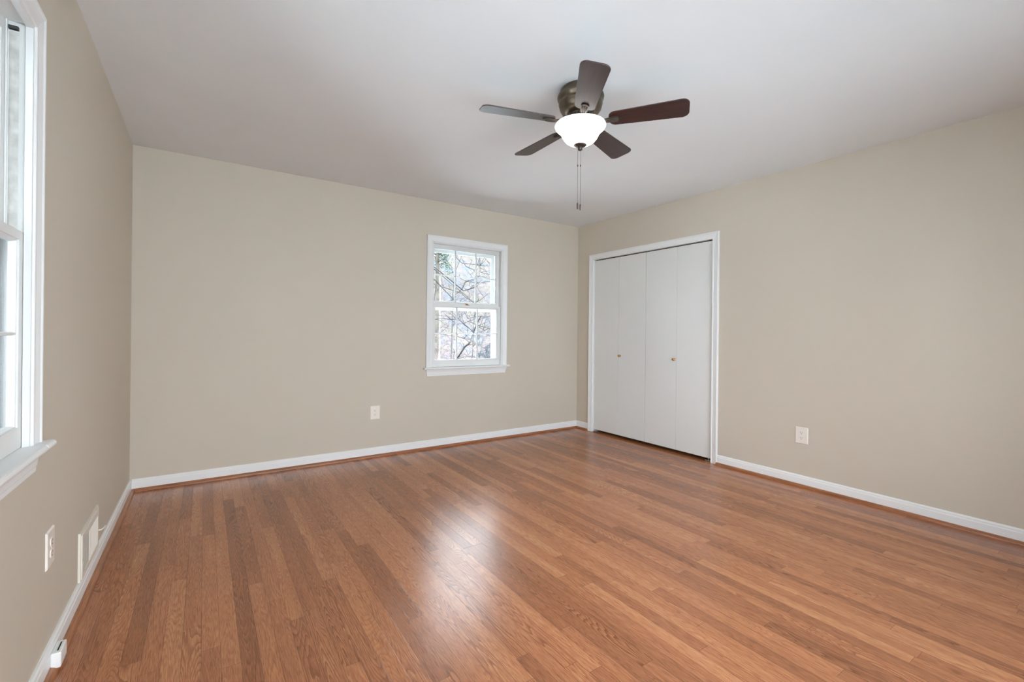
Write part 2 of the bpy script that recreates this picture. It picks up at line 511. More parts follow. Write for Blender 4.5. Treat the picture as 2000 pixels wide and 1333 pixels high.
# ------------------------------------------------------------------ double-hung window (local: x along wall, +y outwards)
def rect_frame(mb, x0, x1, z0, z1, wl_, wr2, wb, wt, y0, y1, ogee=0.0):
    """rails and stiles; ogee adds a sloped inner moulding on the room side"""
    xi0, xi1, zi0, zi1 = x0 + wl_, x1 - wr2, z0 + wb, z1 - wt
    O = [(x0, z0), (x1, z0), (x1, z1), (x0, z1)]
    I = [(xi0, zi0), (xi1, zi0), (xi1, zi1), (xi0, zi1)]
    J = [(xi0 + ogee, zi0 + ogee), (xi1 - ogee, zi0 + ogee), (xi1 - ogee, zi1 - ogee), (xi0 + ogee, zi1 - ogee)]
    ym = y0 + 0.45 * (y1 - y0)
    rings = [[(x, y0, z) for x, z in O], [(x, y0, z) for x, z in I]]
    if ogee:
        K = [((a[0] + b[0]) / 2, (a[1] + b[1]) / 2) for a, b in zip(I, J)]
        rings += [[(x, y0 + 0.004, z) for x, z in I], [(x, y0 + 0.005, z) for x, z in K], [(x, ym, z) for x, z in J]]
        rings += [[(x, y1, z) for x, z in J]]
    else:
        rings += [[(x, y1, z) for x, z in I]]
    rings += [[(x, y1, z) for x, z in O]]
    vs = [p for r in rings for p in r]; fs = []
    R = len(rings)
    for a in range(R):
        b = (a + 1) % R
        for k in range(4):
            fs.append((a * 4 + k, a * 4 + (k + 1) % 4, b * 4 + (k + 1) % 4, b * 4 + k))
    return mb.add(vs, fs)

def muntins(mb, x0, x1, z0, z1, yf, yb):
    w = 0.0055
    pr = [(-w, yb), (-w, yf + 0.010), (-0.0028, yf), (0.0028, yf), (w, yf + 0.010), (w, yb)]
    for k in (1, 2):
        xc = x0 + (x1 - x0) * k / 3
        mb.prism([(xc + u, v) for u, v in pr], z0, z1, 'z')
    zc = (z0 + z1) / 2
    mb.prism([(v, zc + u) for u, v in pr], x0, x1, 'x')

def make_window(name):
    w = empty(name, kind='structure')
    H = WHALF
    casing_mesh(-H, H, SILL, HEAD, CPROF).build('casing', M['trim'], w, bevel=0.0008)
    # stool with a rounded nose and horns past the casing
    r = 0.011
    nose = [(-0.045 + r - r * math.sin(a), SILL - 0.011 + r * math.cos(a)) for a in [k * PI / 8 for k in range(9)]]
    prof = [(0.05, SILL)] + nose + [(0.05, SILL - 0.022)]
    st = MB()
    st.prism(prof, -H + 0.0, H - 0.0, 'x')
    prof2 = [(0.0, SILL)] + nose + [(0.0, SILL - 0.022)]
    st.prism(prof2, -H - 0.092, -H, 'x'); st.prism(prof2, H, H + 0.092, 'x')
    st.build('stool', M['trim'], w, bevel=0.004)
    ap = MB()
    A = [(0, SILL - 0.022), (-0.018, SILL - 0.022), (-0.018, SILL - 0.030), (-0.0145, SILL - 0.036), (-0.0105, SILL - 0.052),
         (-0.0095, SILL - 0.068), (-0.0075, SILL - 0.071), (-0.0075, SILL - 0.085), (-0.004, SILL - 0.088), (0, SILL - 0.088)]
    vs = []
    for sgn in (-1, 1):
        for (y, z) in A:
            vs.append((sgn * (H + 0.0645 - (SILL - 0.022 - z) * 0.25), y, z))
    n = len(A)
    fs = [(k, (k + 1) % n, n + (k + 1) % n, n + k) for k in range(n)] + [tuple(range(n))[::-1], tuple(range(n, 2 * n))]
    ap.add(vs, fs)
    ap.build('apron', M['trim'], w)
    # jamb liner boards filling the wall hole, with interior stops and parting beads
    j = MB()
    for sgn in (-1, 1):
        a, b2 = sorted((sgn * H, sgn * (WH - 0.001)))
        j.box(a, b2, 0.0, WT, SILL - 0.02, HEAD)
        a, b2 = sorted((sgn * (H - 0.009), sgn * H))
        j.box(a, b2, -0.006, 0.0105, SILL, HEAD - 0.009)       # interior stop
        a, b2 = sorted((sgn * (H - 0.008), sgn * H))
        j.box(a, b2, 0.0475, 0.0515, SILL, HEAD)           # parting bead
        a, b2 = sorted((sgn * (H - 0.02), sgn * H))
        j.box(a, b2, 0.090, 0.108, SILL - 0.01, HEAD - 0.02)     # blind stop
    j.box(-H, H, 0.0, WT, HEAD, HEAD + 0.011)
    j.box(-H, H, -0.006, 0.0105, HEAD - 0.009, HEAD)
    j.box(-H, H, 0.090, 0.108, HEAD - 0.02, HEAD)
    j.build('jamb', M['sash'], w, bevel=0.001)
    sl = MB().prism([(0.05, SILL - 0.022), (0.05, SILL - 0.006), (WT + 0.03, SILL - 0.022), (WT + 0.03, SILL - 0.029)], -H, H, 'x')
    sl.build('sill', M['sash'], w)
    # lower sash, room side track
    ls = MB()
    MR = 1.424
    rect_frame(ls, -H + 0.001, H - 0.001, SILL + 0.001, MR, 0.036, 0.036, 0.062, 0.026, 0.012, 0.047, 0.007)
    muntins(ls, -H + 0.044, H - 0.044, SILL + 0.070, MR - 0.033, 0.016, 0.040)
    lo = ls.build('lower_sash', M['sash'], w, bevel=0.0008)
    MB().box(-H + 0.04, H - 0.04, 0.0335, 0.0365, SILL + 0.066, MR - 0.03).build('glass', M['glass'], lo)
    us = MB()
    rect_frame(us, -H + 0.001, H - 0.001, MR - 0.012, HEAD - 0.001, 0.034, 0.034, 0.040, 0.040, 0.052, 0.087, 0.007)
    muntins(us, -H + 0.042, H - 0.042, MR + 0.035, HEAD - 0.048, 0.056, 0.080)
    uo = us.build('upper_sash', M['sash'], w, bevel=0.0008)
    MB().box(-H + 0.038, H - 0.038, 0.0735, 0.0765, MR + 0.03, HEAD - 0.044).build('glass', M['glass'], uo)
    # storm window outside
    so = MB()
    rect_frame(so, -H, H, SILL - 0.01, HEAD - 0.0, 0.022, 0.022, 0.03, 0.03, 0.110, 0.122)
    rect_frame(so, -H + 0.022, H - 0.022, 1.385, HEAD - 0.03, 0.042, 0.042, 0.030, 0.045, 0.122, 0.132)
    rect_frame(so, -H + 0.022, H - 0.022, SILL + 0.02, 1.40, 0.024, 0.024, 0.030, 0.030, 0.133, 0.143)
    so.build('storm_frame', M['sash'], w, bevel=0.0008)
    return w

w1 = make_window('window_1')
w1.location = (WINDOWS[0][0], WINDOWS[0][1], 0)
for n, (wx, wy, wz) in enumerate(WINDOWS[1:]):
    w = copy_tree(w1)
    w.name = 'window_%d' % (n + 2)  # the last copy is the added unseen window
    w.location = (wx, wy, 0); w.rotation_euler = (0, 0, wz)
    if n == 0: w2 = w
# unseen sliding doors, added behind the camera to brighten the room
w4 = empty('window_4', ((GX0 + GX1) / 2, YN, 0), PI, kind='structure')
gh = (GX1 - GX0) / 2
gfm = MB(); rect_frame(gfm, -gh, gh, GZ0, GZ1, 0.03, 0.03, 0.03, 0.03, 0.0, WT)
gfm.build('frame', M['trim'], w4)
for k in range(3):
    xa = -gh + 0.03 + k * (2 * gh - 0.06) / 3; xb = xa + (2 * gh - 0.06) / 3
    gp = MB(); rect_frame(gp, xa + 0.001, xb - 0.001, GZ0 + 0.031, GZ1 - 0.031, 0.05, 0.05, 0.08, 0.06, 0.04, 0.08)
    gpo = gp.build('door_panel', M['sash'], w4)
    MB().box(xa + 0.05, xb - 0.05, 0.058, 0.062, GZ0 + 0.10, GZ1 - 0.08).build('glass', M['glass'], gpo)
# sash lock and keeper on the back window
lk = MB()
lk.box(-0.022, 0.022, 0.014, 0.040, 1.424, 1.428)
lk.lathe([(0.0, 1.4275), (0.011, 1.4275), (0.012, 1.432), (0.008, 1.437), (0.0, 1.438)], 20, 0.0, 0.028)
lk.tube([(0, 0.026, 1.434), (-0.02, 0.020, 1.437), (-0.032, 0.018, 1.439)], [0.004, 0.0035, 0.0045], 8)
lk.build('sash_lock', M['brass'], w1)
# weathered jamb liner strip with crinkled, peeling paint on the far jamb of the left window
def crinkle(x, y0, y1, z0, z1, amp, seed):
    mb = MB(); nz, ny = 70, 6; vs = []
    for a in range(nz + 1):
        for b in range(ny + 1):
            z = z0 + (z1 - z0) * a / nz; y = y0 + (y1 - y0) * b / ny
            h = mnoise.noise(Vector((y * 60, z * 7, seed))) * amp + mnoise.noise(Vector((y * 120, z * 30, seed + 3))) * amp * 0.35
            edge = 1 - abs(2 * b / ny - 1) ** 3
            vs.append((x - (abs(h) + amp * 0.5) * edge, y, z))
    fs = [(a * (ny + 1) + b, a * (ny + 1) + b + 1, (a + 1) * (ny + 1) + b + 1, (a + 1) * (ny + 1) + b) for a in range(nz) for b in range(ny)]
    # back side so that the strip is a solid
    o = len(vs)
    for a in range(nz + 1):
        vs.append((x + 0.0002, y0, z0 + (z1 - z0) * a / nz)); vs.append((x + 0.0002, y1, z0 + (z1 - z0) * a / nz))
    for a in range(nz):
        fs.append((o + 2 * a, o + 2 * a + 1, o + 2 * a + 3, o + 2 * a + 2))
    return mb.add(vs, fs, True)
crinkle(WHALF - 0.0005, 0.025, 0.0455, 1.43, HEAD - 0.03, 0.007, 4.0).build('jamb_liner', M['peel'], w2)
MB().box(WHALF - 0.010, WHALF - 0.0005, 0.025, 0.0455, HEAD - 0.026, HEAD - 0.016).build('track_cap', M['track'], w2)

# ------------------------------------------------------------------ closet: casing, jamb, bifold doors
t1 = empty('trim_1', (XR, 0, 0), -PI / 2, kind='structure')     # local x = -Y, outward +y = +X
HD = 2.004
casing_mesh(-CY1, -CY0, 0.0, HD, [(o * 1.0, p_) for o, p_ in CPROF]).build('casing', M['trim'], t1, bevel=0.0008)
jm = MB()
jm.box(-CY1 - 0.0, -CY1 + 0.006, 0.0, 0.12, 0, HD)
jm.box(-CY0 - 0.006, -CY0 + 0.0, 0.0, 0.12, 0, HD)
jm.box(-CY1, -CY0, 0.0, 0.12, HD, 2.012)
jm.build('jamb', M['trim'], t1)
MB().box(-CY1 + 0.01, -CY0 - 0.01, 0.030, 0.062, HD - 0.006, HD).build('track', M['track'], t1)

def bifold(name, ya, yb, lead):
    """ya < yb world Y range; the two leaves meet at the middle. local coordinates relative to the pivot"""
    d = empty(name, (XR, ya, 0), 0, kind='structure')
    mid = (yb - ya) / 2
    z0, z1 = 0.030, HD - 0.011
    for (a, b2, tilt) in ((0, mid, 0.0), (mid, yb - ya, 0.0)):
        g_ = 0.0012
        MB().box(0.012, 0.042, a + g_, b2 - g_, z0, z1).build('door_panel', M['door'], d, bevel=0.0015)
    ky = mid + (0.020 if lead > 0 else -0.028)
    kb = MB()
    kb.lathe([(0.0, 0.012), (0.011, 0.012), (0.0115, 0.0100), (0.007, 0.008), (0.005, 0.002), (0.0065, -0.002), (0.0115, -0.005),
              (0.0135, -0.011), (0.0118, -0.016), (0.006, -0.019), (0, -0.0195)], 28, ky, 0.904, axis='x')
    kb.build('knob', M['brass'], d)
    pv = MB()
    if lead > 0:   # pivot at the near jamb
        yy = 0.03
    else:
        yy = (yb - ya) - 0.03
    pv.box(0.004, 0.040, yy - 0.024, yy + 0.024, 0.0, 0.004)
    pv.lathe([(0.005, 0.004), (0.005, 0.031)], 12, 0.026, yy)
    pv.box(0.004, 0.007, yy - 0.024, yy + 0.024, 0.0, 0.014)
    pv.build('pivot_bracket', M['steel'], d)
    return d
CM = (CY0 + CY1) / 2
bifold('door_1', CY0 + 0.008, CM - 0.001, 1)
bifold('door_2', CM + 0.001, CY1 - 0.008, -1)

# ------------------------------------------------------------------ outlets
def make_outlet(label):
    o = tag(empty('wall_outlet'), label, 'outlet')
    PW, PH = 0.045, 0.0625
    f = 0.006
    vs = []
    for (hx, hz, y) in ((PW, PH, 0), (PW, PH, -0.002), (PW - 0.004, PH - 0.004, -f)):
        vs += [(-hx, y, -hz), (hx, y, -hz), (hx, y, hz), (-hx, y, hz)]
    fs = [(a * 4 + k, a * 4 + (k + 1) % 4, a * 4 + 4 + (k + 1) % 4, a * 4 + 4 + k) for a in (0, 1) for k in range(4)] + [(3, 2, 1, 0), (8, 9, 10, 11)]
    MB().add(vs, fs).build('cover_plate', M['plate'], o, bevel=0.002)
    for s in (1, -1):
        zc = s * 0.0195
        pts = []
        for k in range(32):
            a = 2 * PI * k / 32
            pts.append((0.0168 * math.cos(a), zc + max(-0.0135, min(0.0135, 0.0168 * math.sin(a)))))
        rc = MB()
        n = len(pts)
        v = [(x, -f + 0.001, z) for x, z in pts] + [(x * 0.96, -f - 0.0022, zc + (z - zc) * 0.96) for x, z in pts]
        rc.add(v, [(k, (k + 1) % n, n + (k + 1) % n, n + k) for k in range(n)] + [tuple(range(n))[::-1], tuple(range(n, 2 * n))])
        r_ = rc.build('receptacle', M['plate'], o)
        y0, y1 = -f - 0.0026, -f - 0.0005
        sm = MB()
        sm.box(-0.0074, -0.0052, y0, y1, zc + 0.0005, zc + 0.0085)
        sm.box(0.0052, 0.0072, y0, y1, zc + 0.0015, zc + 0.0080)
        sm.lathe([(0.0027, y0), (0.0027, y1)], 14, 0.0, zc - 0.0066, axis='y', smooth=False)
        sm.build('socket_slots', M['slot'], r_)
    sc = MB().lathe([(0.0, -f - 0.0014), (0.0024, -f - 0.0012), (0.0032, -f), (0.0032, -f + 0.001)], 16, 0, 0, axis='y')
    sc.build('screw', M['plate'], o)
    return o
o1 = make_outlet('white duplex outlet low on the back wall, left of the window')
o1.location = (1.298, YB, 0.401)
o2 = copy_tree(o1); o2.location = (XL, 2.135, 0.406); o2.rotation_euler = (0, 0, PI / 2)
o2['label'] = 'white duplex outlet on the left wall under the window, beside the heating register'
o3 = copy_tree(o1); o3.location = (XR, 1.620, 0.387); o3.rotation_euler = (0, 0, -PI / 2)
o3['label'] = 'white duplex outlet low on the right wall, nearer than the closet doors'
for o in (o1, o2, o3): o['group'] = 'wall outlets'

# ------------------------------------------------------------------ wall register on the left wall (local x = +Y along the wall, -y into the room)
reg = tag(empty('heating_register', (XL, 2.755, 0.0), PI / 2), 'almond metal heating register above the left baseboard near the corner', 'vent')
RW, RZ0, RZ1 = 0.192, 0.086, 0.291
fm = MB()
rect_frame(fm, -RW, RW, RZ0, RZ1, 0.012, 0.012, 0.006, 0.012, -0.009, 0.0)
rect_frame(fm, -RW + 0.012, RW - 0.012, RZ0 + 0.006, RZ1 - 0.012, 0.030, 0.030, 0.020, 0.030, -0.013, -0.002)
fm.build('face_frame', M['register'], reg, bevel=0.0015)
MB().box(-RW + 0.03, RW - 0.03, -0.0018, -0.0008, RZ0 + 0.02, RZ1 - 0.03).build('duct_back', M['track'], reg)
lv = MB()
x0, x1 = -RW + 0.044, RW - 0.044
N = 22
for k in range(N):
    xc = x0 + (x1 - x0) * (k + 0.5) / N
    s = 1 if k < N * 0.42 else -1
    if abs(xc - (x0 + (x1 - x0) * 0.42)) < 0.006: continue
    lv.add([(xc - 0.0012 - s * 0.0035, -0.0105, RZ0 + 0.026), (xc + 0.0012 - s * 0.0035, -0.0105, RZ0 + 0.026), (xc + 0.0012 + s * 0.0035, -0.002, RZ0 + 0.026), (xc - 0.0012 + s * 0.0035, -0.002, RZ0 + 0.026),
            (xc - 0.0012 - s * 0.0035, -0.0105, RZ1 - 0.042), (xc + 0.0012 - s * 0.0035, -0.0105, RZ1 - 0.042), (xc + 0.0012 + s * 0.0035, -0.002, RZ1 - 0.042), (xc - 0.0012 + s * 0.0035, -0.002, RZ1 - 0.042)],
           [(0, 1, 2, 3), (4, 5, 6, 7), (0, 1, 5, 4), (1, 2, 6, 5), (2, 3, 7, 6), (3, 0, 4, 7)])
xm = x0 + (x1 - x0) * 0.42
lv.box(xm - 0.004, xm + 0.004, -0.0125, -0.002, RZ0 + 0.026, RZ1 - 0.042)
lv.build('louvers', M['register'], reg)
dl = MB().tube([(RW - 0.02, -0.011, 0.172), (RW - 0.015, -0.022, 0.171), (RW - 0.004, -0.030, 0.175), (RW + 0.012, -0.033, 0.178)], [0.0035, 0.0032, 0.003, 0.0038], 8)
dl.build('damper_lever', M['trim'], reg)
for (sx, sz) in ((-RW + 0.026, 0.17), (RW - 0.026, 0.22)):
    MB().lathe([(0, -0.0155), (0.003, -0.015), (0.0042, -0.0125)], 14, sx, sz, axis='y').build('screw', M['steel'], reg)

# small jack box mounted on the left baseboard, at the bottom of the picture
jk = tag(empty('jack_box', (XL, 2.140, 0.0), PI / 2), 'small white jack box screwed to the left baseboard below the outlet', 'jack')
MB().box(-0.045, 0.035, -0.040, -0.0135, 0.012, 0.064).build('housing', M['trim'], jk, bevel=0.004)
MB().box(-0.030, 0.022, -0.031, -0.027, 0.0620, 0.0646).build('slot', M['slot'], jk)

# ------------------------------------------------------------------ ceiling fan
FX, FY = 1.6445, 1.8015
ZB = 2.265
fan = tag(empty('ceiling_fan', (FX, FY, HC)), 'bronze hugger ceiling fan with five dark wooden blades and a lit white glass bowl', 'ceiling fan')
L = lambda z: z - HC
hs = MB().lathe([(0.0, L(2.4395)), (0.104, L(2.4395)), (0.108, L(2.435)), (0.110, L(2.425)), (0.1115, L(2.4225)), (0.1095, L(2.420)), (0.1125, L(2.416)),
                 (0.1205, L(2.408)), (0.1235, L(2.399)), (0.1215, L(2.388)), (0.1155, L(2.378)), (0.1125, L(2.371)), (0.1145, L(2.3665)),
                 (0.1160, L(2.361)), (0.1135, L(2.356)), (0.1125, L(2.349)), (0.1090, L(2.336)), (0.1000, L(2.322)), (0.0880, L(2.312)),
                 (0.0760, L(2.306)), (0.0, L(2.306))], 72)
hs.build('motor_housing', M['bronze'], fan)
hub = MB().lathe([(0.066, L(2.306)), (0.066, L(2.300)), (0.058, L(2.299)), (0.058, L(2.284)), (0.076, L(2.283)), (0.078, L(2.276)), (0.060, L(2.273)), (0.052, L(2.262)),
                  (0.055, L(2.262)), (0.105, L(2.259)), (0.112, L(2.256)), (0.0, L(2.2555))], 48)
for k in range(24):
    a = 2 * PI * k / 24
    hub.add([(0.050 * math.cos(a - .05), 0.050 * math.sin(a - .05), L(2.285)), (0.066 * math.cos(a - .05), 0.066 * math.sin(a - .05), L(2.285)),
             (0.066 * math.cos(a + .05), 0.066 * math.sin(a + .05), L(2.285)), (0.050 * math.cos(a + .05), 0.050 * math.sin(a + .05), L(2.285)),
             (0.050 * math.cos(a - .05), 0.050 * math.sin(a - .05), L(2.300)), (0.066 * math.cos(a - .05), 0.066 * math.sin(a - .05), L(2.300)),
             (0.066 * math.cos(a + .05), 0.066 * math.sin(a + .05), L(2.300)), (0.050 * math.cos(a + .05), 0.050 * math.sin(a + .05), L(2.300))],
            [(0, 1, 2, 3), (4, 5, 6, 7), (0, 1, 5, 4), (1, 2, 6, 5), (2, 3, 7, 6), (3, 0, 4, 7)])
hub.build('hub', M['bronze_dark'], fan)
bw = MB().lathe([(0.060, L(2.2475)), (0.100, L(2.2500)), (0.124, L(2.2555)), (0.1315, L(2.2535)), (0.1345, L(2.2465)), (0.1300, L(2.2370)), (0.1180, L(2.2260)),
                 (0.1060, L(2.2140)), (0.0985, L(2.2000)), (0.0900, L(2.1840)), (0.0770, L(2.1680)), (0.0580, L(2.1560)), (0.0330, L(2.1500)), (0.0, L(2.1490))], 72)
bw.build('glass_bowl', M['bowl'], fan)
fi = MB().lathe([(0.0, L(2.152)), (0.026, L(2.1515)), (0.0330, L(2.1480)), (0.0340, L(2.1455)), (0.0285, L(2.1420)), (0.0170, L(2.1375)), (0.0110, L(2.1345)),
                 (0.0095, L(2.1310)), (0.0125, L(2.1270)), (0.0120, L(2.1220)), (0.0070, L(2.1180)), (0.0, L(2.1160))], 40)
fi.build('finial', M['bronze_dark'], fan)
def blade_outline(r0, r1, w0, w1, n=10):
    pts = []
    c0, c1 = 0.035, 0.035
    def arc(cx, cy, rad, a0, a1):
        for k in range(n + 1):
            a = a0 + (a1 - a0) * k / n
            pts.append((cx + rad * math.cos(a), cy + rad * math.sin(a)))
    arc(r1 - c1, w1 - c1, c1, PI / 2, 0)
    # slightly bowed tip
    arc(r1 - c1, -w1 + c1, c1, 0, -PI / 2)
    arc(r0 + c0, -w0 + c0, c0, -PI / 2, -PI)
    arc(r0 + c0, w0 - c0, c0, PI, PI / 2)
    return pts
RT = 0.5415
TH0 = float(4.0899)
PITCH = math.radians(-12)
tt = 0.006
pts = blade_outline(0.150, RT, 0.052, 0.0665)
nb = len(pts)
bl0 = MB().add([(x, y, -tt / 2) for x, y in pts] + [(x, y, tt / 2) for x, y in pts],
               [(k, (k + 1) % nb, nb + (k + 1) % nb, nb + k) for k in range(nb)] + [tuple(range(nb))[::-1], tuple(range(nb, 2 * nb))])
blade0 = bl0.build('blade', M['blade'], fan, bevel=0.0015)
ir = MB()
# iron: rounded, fluted plate under the blade root and an arm to the hub
def iron_plate():
    P = []
    for k in range(13):
        a = PI / 2 - PI * k / 12
        P.append((0.192 + 0.020 * math.cos(a), 0.020 * math.sin(a)))
    P += [(0.150, -0.018), (0.128, -0.013), (0.128, 0.013), (0.150, 0.018)]
    return P
pl = iron_plate(); npl = len(pl)
ir.add([(x, y, -0.0045) for x, y in pl] + [(x, y, -0.0095) for x, y in pl],
       [(k, (k + 1) % npl, npl + (k + 1) % npl, npl + k) for k in range(npl)] + [tuple(range(npl))[::-1], tuple(range(npl, 2 * npl))])
for yy in (-0.011, 0.0, 0.011):
    ir.tube([(0.135, yy * 0.8, -0.0100), (0.165, yy, -0.0112), (0.190, yy, -0.0110), (0.200 - abs(yy) * 0.3, yy, -0.0095)], [0.0036, 0.0042, 0.0040, 0.002], 8)
iron0 = ir.build('blade_bracket', M['bronze_dark'], blade0, bevel=0.001)
scw = MB()
for (sx, sy) in ((0.170, 0.0), (0.150, 0.012), (0.150, -0.012)):
    scw.lathe([(0.004, -0.0130 + 0.002), (0.0035, -0.0145 + 0.001), (0.0, -0.0150 + 0.001)], 10, sx, sy)
# arm from the hub to the iron plate
arm = MB()
arm.tube([(0.060, 0, L(2.279) - L(ZB)), (0.085, 0, 0.008), (0.110, 0, -0.002), (0.140, 0, -0.007)], [0.0085, 0.009, 0.009, 0.007], 10)
arm0 = arm.build('blade_arm', M['bronze_dark'], blade0)
blades = [blade0]
for k in range(1, 5):
    blades.append(copy_tree(blade0, fan))
for k, bo in enumerate(blades):
    bo.matrix_local = (Matrix.Translation((0, 0, L(ZB))) @ Matrix.Rotation(TH0 + k * 2 * PI / 5, 4, 'Z') @ Matrix.Rotation(PITCH, 4, 'X'))
# pull chains
cd = Vector((math.cos(-YAW), math.sin(-YAW), 0))     # chains hang side by side
for s, ln in ((-0.0115, 1.838), (0.0035, 1.832)):
    px, py = cd.x * s * 1.0, cd.y * s
    ch = MB()
    z = 2.146; zt = ln
    ch.tube([(px, py, L(2.15)), (px, py, L(zt))], 0.0009, 6)
    zz = 2.12
    while zz > zt:
        ch.lathe([(0.0003, L(zz) + 0.0014), (0.0014, L(zz)), (0.0003, L(zz) - 0.0014)], 6, px, py)
        zz -= 0.0052
    ch.lathe([(0.001, L(2.045)), (0.0026, L(2.042)), (0.0026, L(2.034)), (0.001, L(2.031))], 10, px, py)
    co = ch.build('pull_chain', M['bronze_dark'], fan)
    MB().lathe([(0.0012, L(zt) + 0.004), (0.0030, L(zt)), (0.0036, L(zt) - 0.004), (0.0036, L(zt) - 0.028), (0.0020, L(zt) - 0.031), (0.0, L(zt) - 0.032)], 14, px, py).build('fob', M['bronze_dark'], co)

# ------------------------------------------------------------------ outside: ground, trees, neighbour house
GZ = -2.9
MB().add([(-60, -60, GZ), (90, -60, GZ), (90, 110, GZ), (-60, 110, GZ)], [(0, 1, 2, 3)]).build('ground', M['grass'], kind='structure')

def tree(mb, base, height, rad, rnd, levels=4, sides=5, spread=0.5, lean=(0, 0), tips=None, kids=(5, 7), start=0.3, droop=0.0):
    def grow(p, d, ln, r, lv):
        n = 5 if lv < levels - 1 else 3
        pts = [p.copy()]; rr = [r]
        q = p.copy(); dd = d.copy()
        for k in range(n):
            dd = (dd + Vector((rnd.uniform(-1, 1), rnd.uniform(-1, 1), rnd.uniform(-0.6, 0.9) - droop)) * 0.16).normalized()
            q = q + dd * ln / n
            pts.append(q.copy()); rr.append(r * (1 - 0.72 * (k + 1) / n))
        mb.tube(pts, rr, sides if lv < 2 else 3)
        if tips is not None and lv >= levels - 2:
            tips.append(pts[-1]); tips.append(pts[-2])
        if lv >= levels: return
        for c in range(rnd.randint(*kids)):
            t = rnd.uniform(start if lv == 0 else 0.15, 1.0)
            i = min(int(t * n), n - 1); f = t * n - i
            bp = pts[i].lerp(pts[i + 1], f)
            ax = Vector((rnd.uniform(-1, 1), rnd.uniform(-1, 1), rnd.uniform(-0.35, 0.5) - droop)).normalized()
            nd = (dd * (1 - spread) + ax * (spread + 0.25)).normalized()
            grow(bp, nd, ln * rnd.uniform(0.42, 0.68), max(r * (1 - 0.65 * t) * 0.55, 0.003), lv + 1)
    grow(Vector(base), Vector((lean[0], lean[1], 1)).normalized(), height, rad, 0)
    return mb

def scatter(mb, tips, rnd, n, r, jit):
    for k in range(n):
        p = Vector(rnd.choice(tips)) + Vector((rnd.uniform(-1, 1), rnd.uniform(-1, 1), rnd.uniform(-1, 1))) * jit
        a = Vector((rnd.uniform(-1, 1), rnd.uniform(-1, 1), rnd.uniform(-1, 1))).normalized()
        b = a.orthogonal().normalized(); c = a.cross(b); s = r * rnd.uniform(0.6, 1.3)
        mb.add([p + a * s, p + b * s, p - a * s, p - b * s, p + c * s * 0.5, p - c * s * 0.5],
               [(0, 1, 4), (1, 2, 4), (2, 3, 4), (3, 0, 4), (1, 0, 5), (2, 1, 5), (3, 2, 5), (0, 3, 5)])

# the near tree whose limbs cross the back window
def ray_pt(px, py, Y):
    """point of the yard that lies behind pixel (px, py) of the surveyed view, Y metres away"""
    u, v = px - 1000, py - 650.05
    cr, sr = math.cos(ROLL), math.sin(ROLL)
    u, v = u * cr + v * sr, -u * sr + v * cr
    xr, z = u / 887.11, -v / 887.11
    d = Vector((xr * math.cos(YAW) + math.sin(YAW), -xr * math.sin(YAW) + math.cos(YAW), z))
    return Vector((0, 0, 1.1467)) + d * (Y / d.y)
rnd = random.Random(5)
near = MB()
trunk = [Vector((2.9, 9.6, GZ)), Vector((3.0, 9.5, -1.2)), Vector((3.05, 9.4, 0.2)), Vector((2.9, 9.3, 1.6)), Vector((2.95, 9.2, 3.2)), Vector((3.1, 9.0, 4.8)), Vector((3.0, 8.9, 6.4))]
near.tube(trunk, [0.20, 0.17, 0.15, 0.13, 0.11, 0.08, 0.04], 10)
limbs = [
 (2, 0.040, 9.0, [(886, 705), (895, 698), (902.5, 686.5), (908, 678), (918, 670), (923, 656), (925, 649.5), (931, 634), (939, 618)]),
 (None, 0.016, 8.85, [(925, 649.5), (916, 641), (908, 636), (897.5, 625), (890, 616)]),
 (None, 0.012, 8.9, [(918, 670), (908, 662), (895, 658), (865, 654), (846, 650)]),
 (None, 0.014, 8.8, [(895, 701), (908, 697), (923, 697), (934, 700), (952, 699), (966, 694)]),
 (None, 0.010, 8.8, [(923, 656), (942, 658.5), (958, 656), (970, 650)]),
 (None, 0.008, 8.8, [(918, 670), (925, 667), (932, 659)]),
 (3, 0.018, 8.6, [(846, 627), (850, 624), (861, 622), (879, 624), (893, 624), (903, 630), (915, 640)]),
 (None, 0.012, 8.6, [(870, 615), (879, 623), (887, 630), (897, 636)]),
 (4, 0.016, 8.4, [(903, 603), (908, 611), (914, 623), (920, 620), (926, 618), (936, 618), (950, 620), (962, 616)]),
 (None, 0.012, 8.4, [(914, 628), (925, 632), (936, 637), (950, 640), (966, 640)]),
 (None, 0.012, 8.4, [(936, 640), (947, 646), (953, 642), (958, 638)]),
 (3, 0.020, 9.6, [(876, 598), (882.5, 588), (890, 575.5), (903, 564.6), (908, 552), (915.6, 548)]),
 (3, 0.018, 9.7, [(846, 553), (852, 557.5), (868, 562), (884, 567.4), (900, 573), (912, 583), (924, 591)]),
 (None, 0.014, 9.7, [(852, 557.5), (850, 572), (848, 590)]),
 (4, 0.022, 9.3, [(905, 568), (914, 566), (930, 561), (939, 552), (947, 551), (960, 549)]),
 (5, 0.014, 9.0, [(895, 508), (902, 514), (926, 517), (940, 519), (955, 520), (968, 519)]),
 (None, 0.012, 9.0, [(937, 496), (937.4, 520), (936, 531), (948, 535), (958, 537)]),
 (None, 0.009, 9.0, [(937.4, 520), (942, 511), (946, 504), (955, 513), (964, 520)]),
 (4, 0.014, 9.1, [(926, 592), (931, 590), (939, 586), (949, 577), (956, 573), (966, 568)]),
 (None, 0.010, 9.1, [(897, 537), (900, 545), (907, 548), (925, 553), (940, 556)]),
 (5, 0.014, 9.2, [(908, 499), (903, 507), (910, 521), (925, 527), (932, 540), (946, 541), (953, 546), (962, 548)]),
]
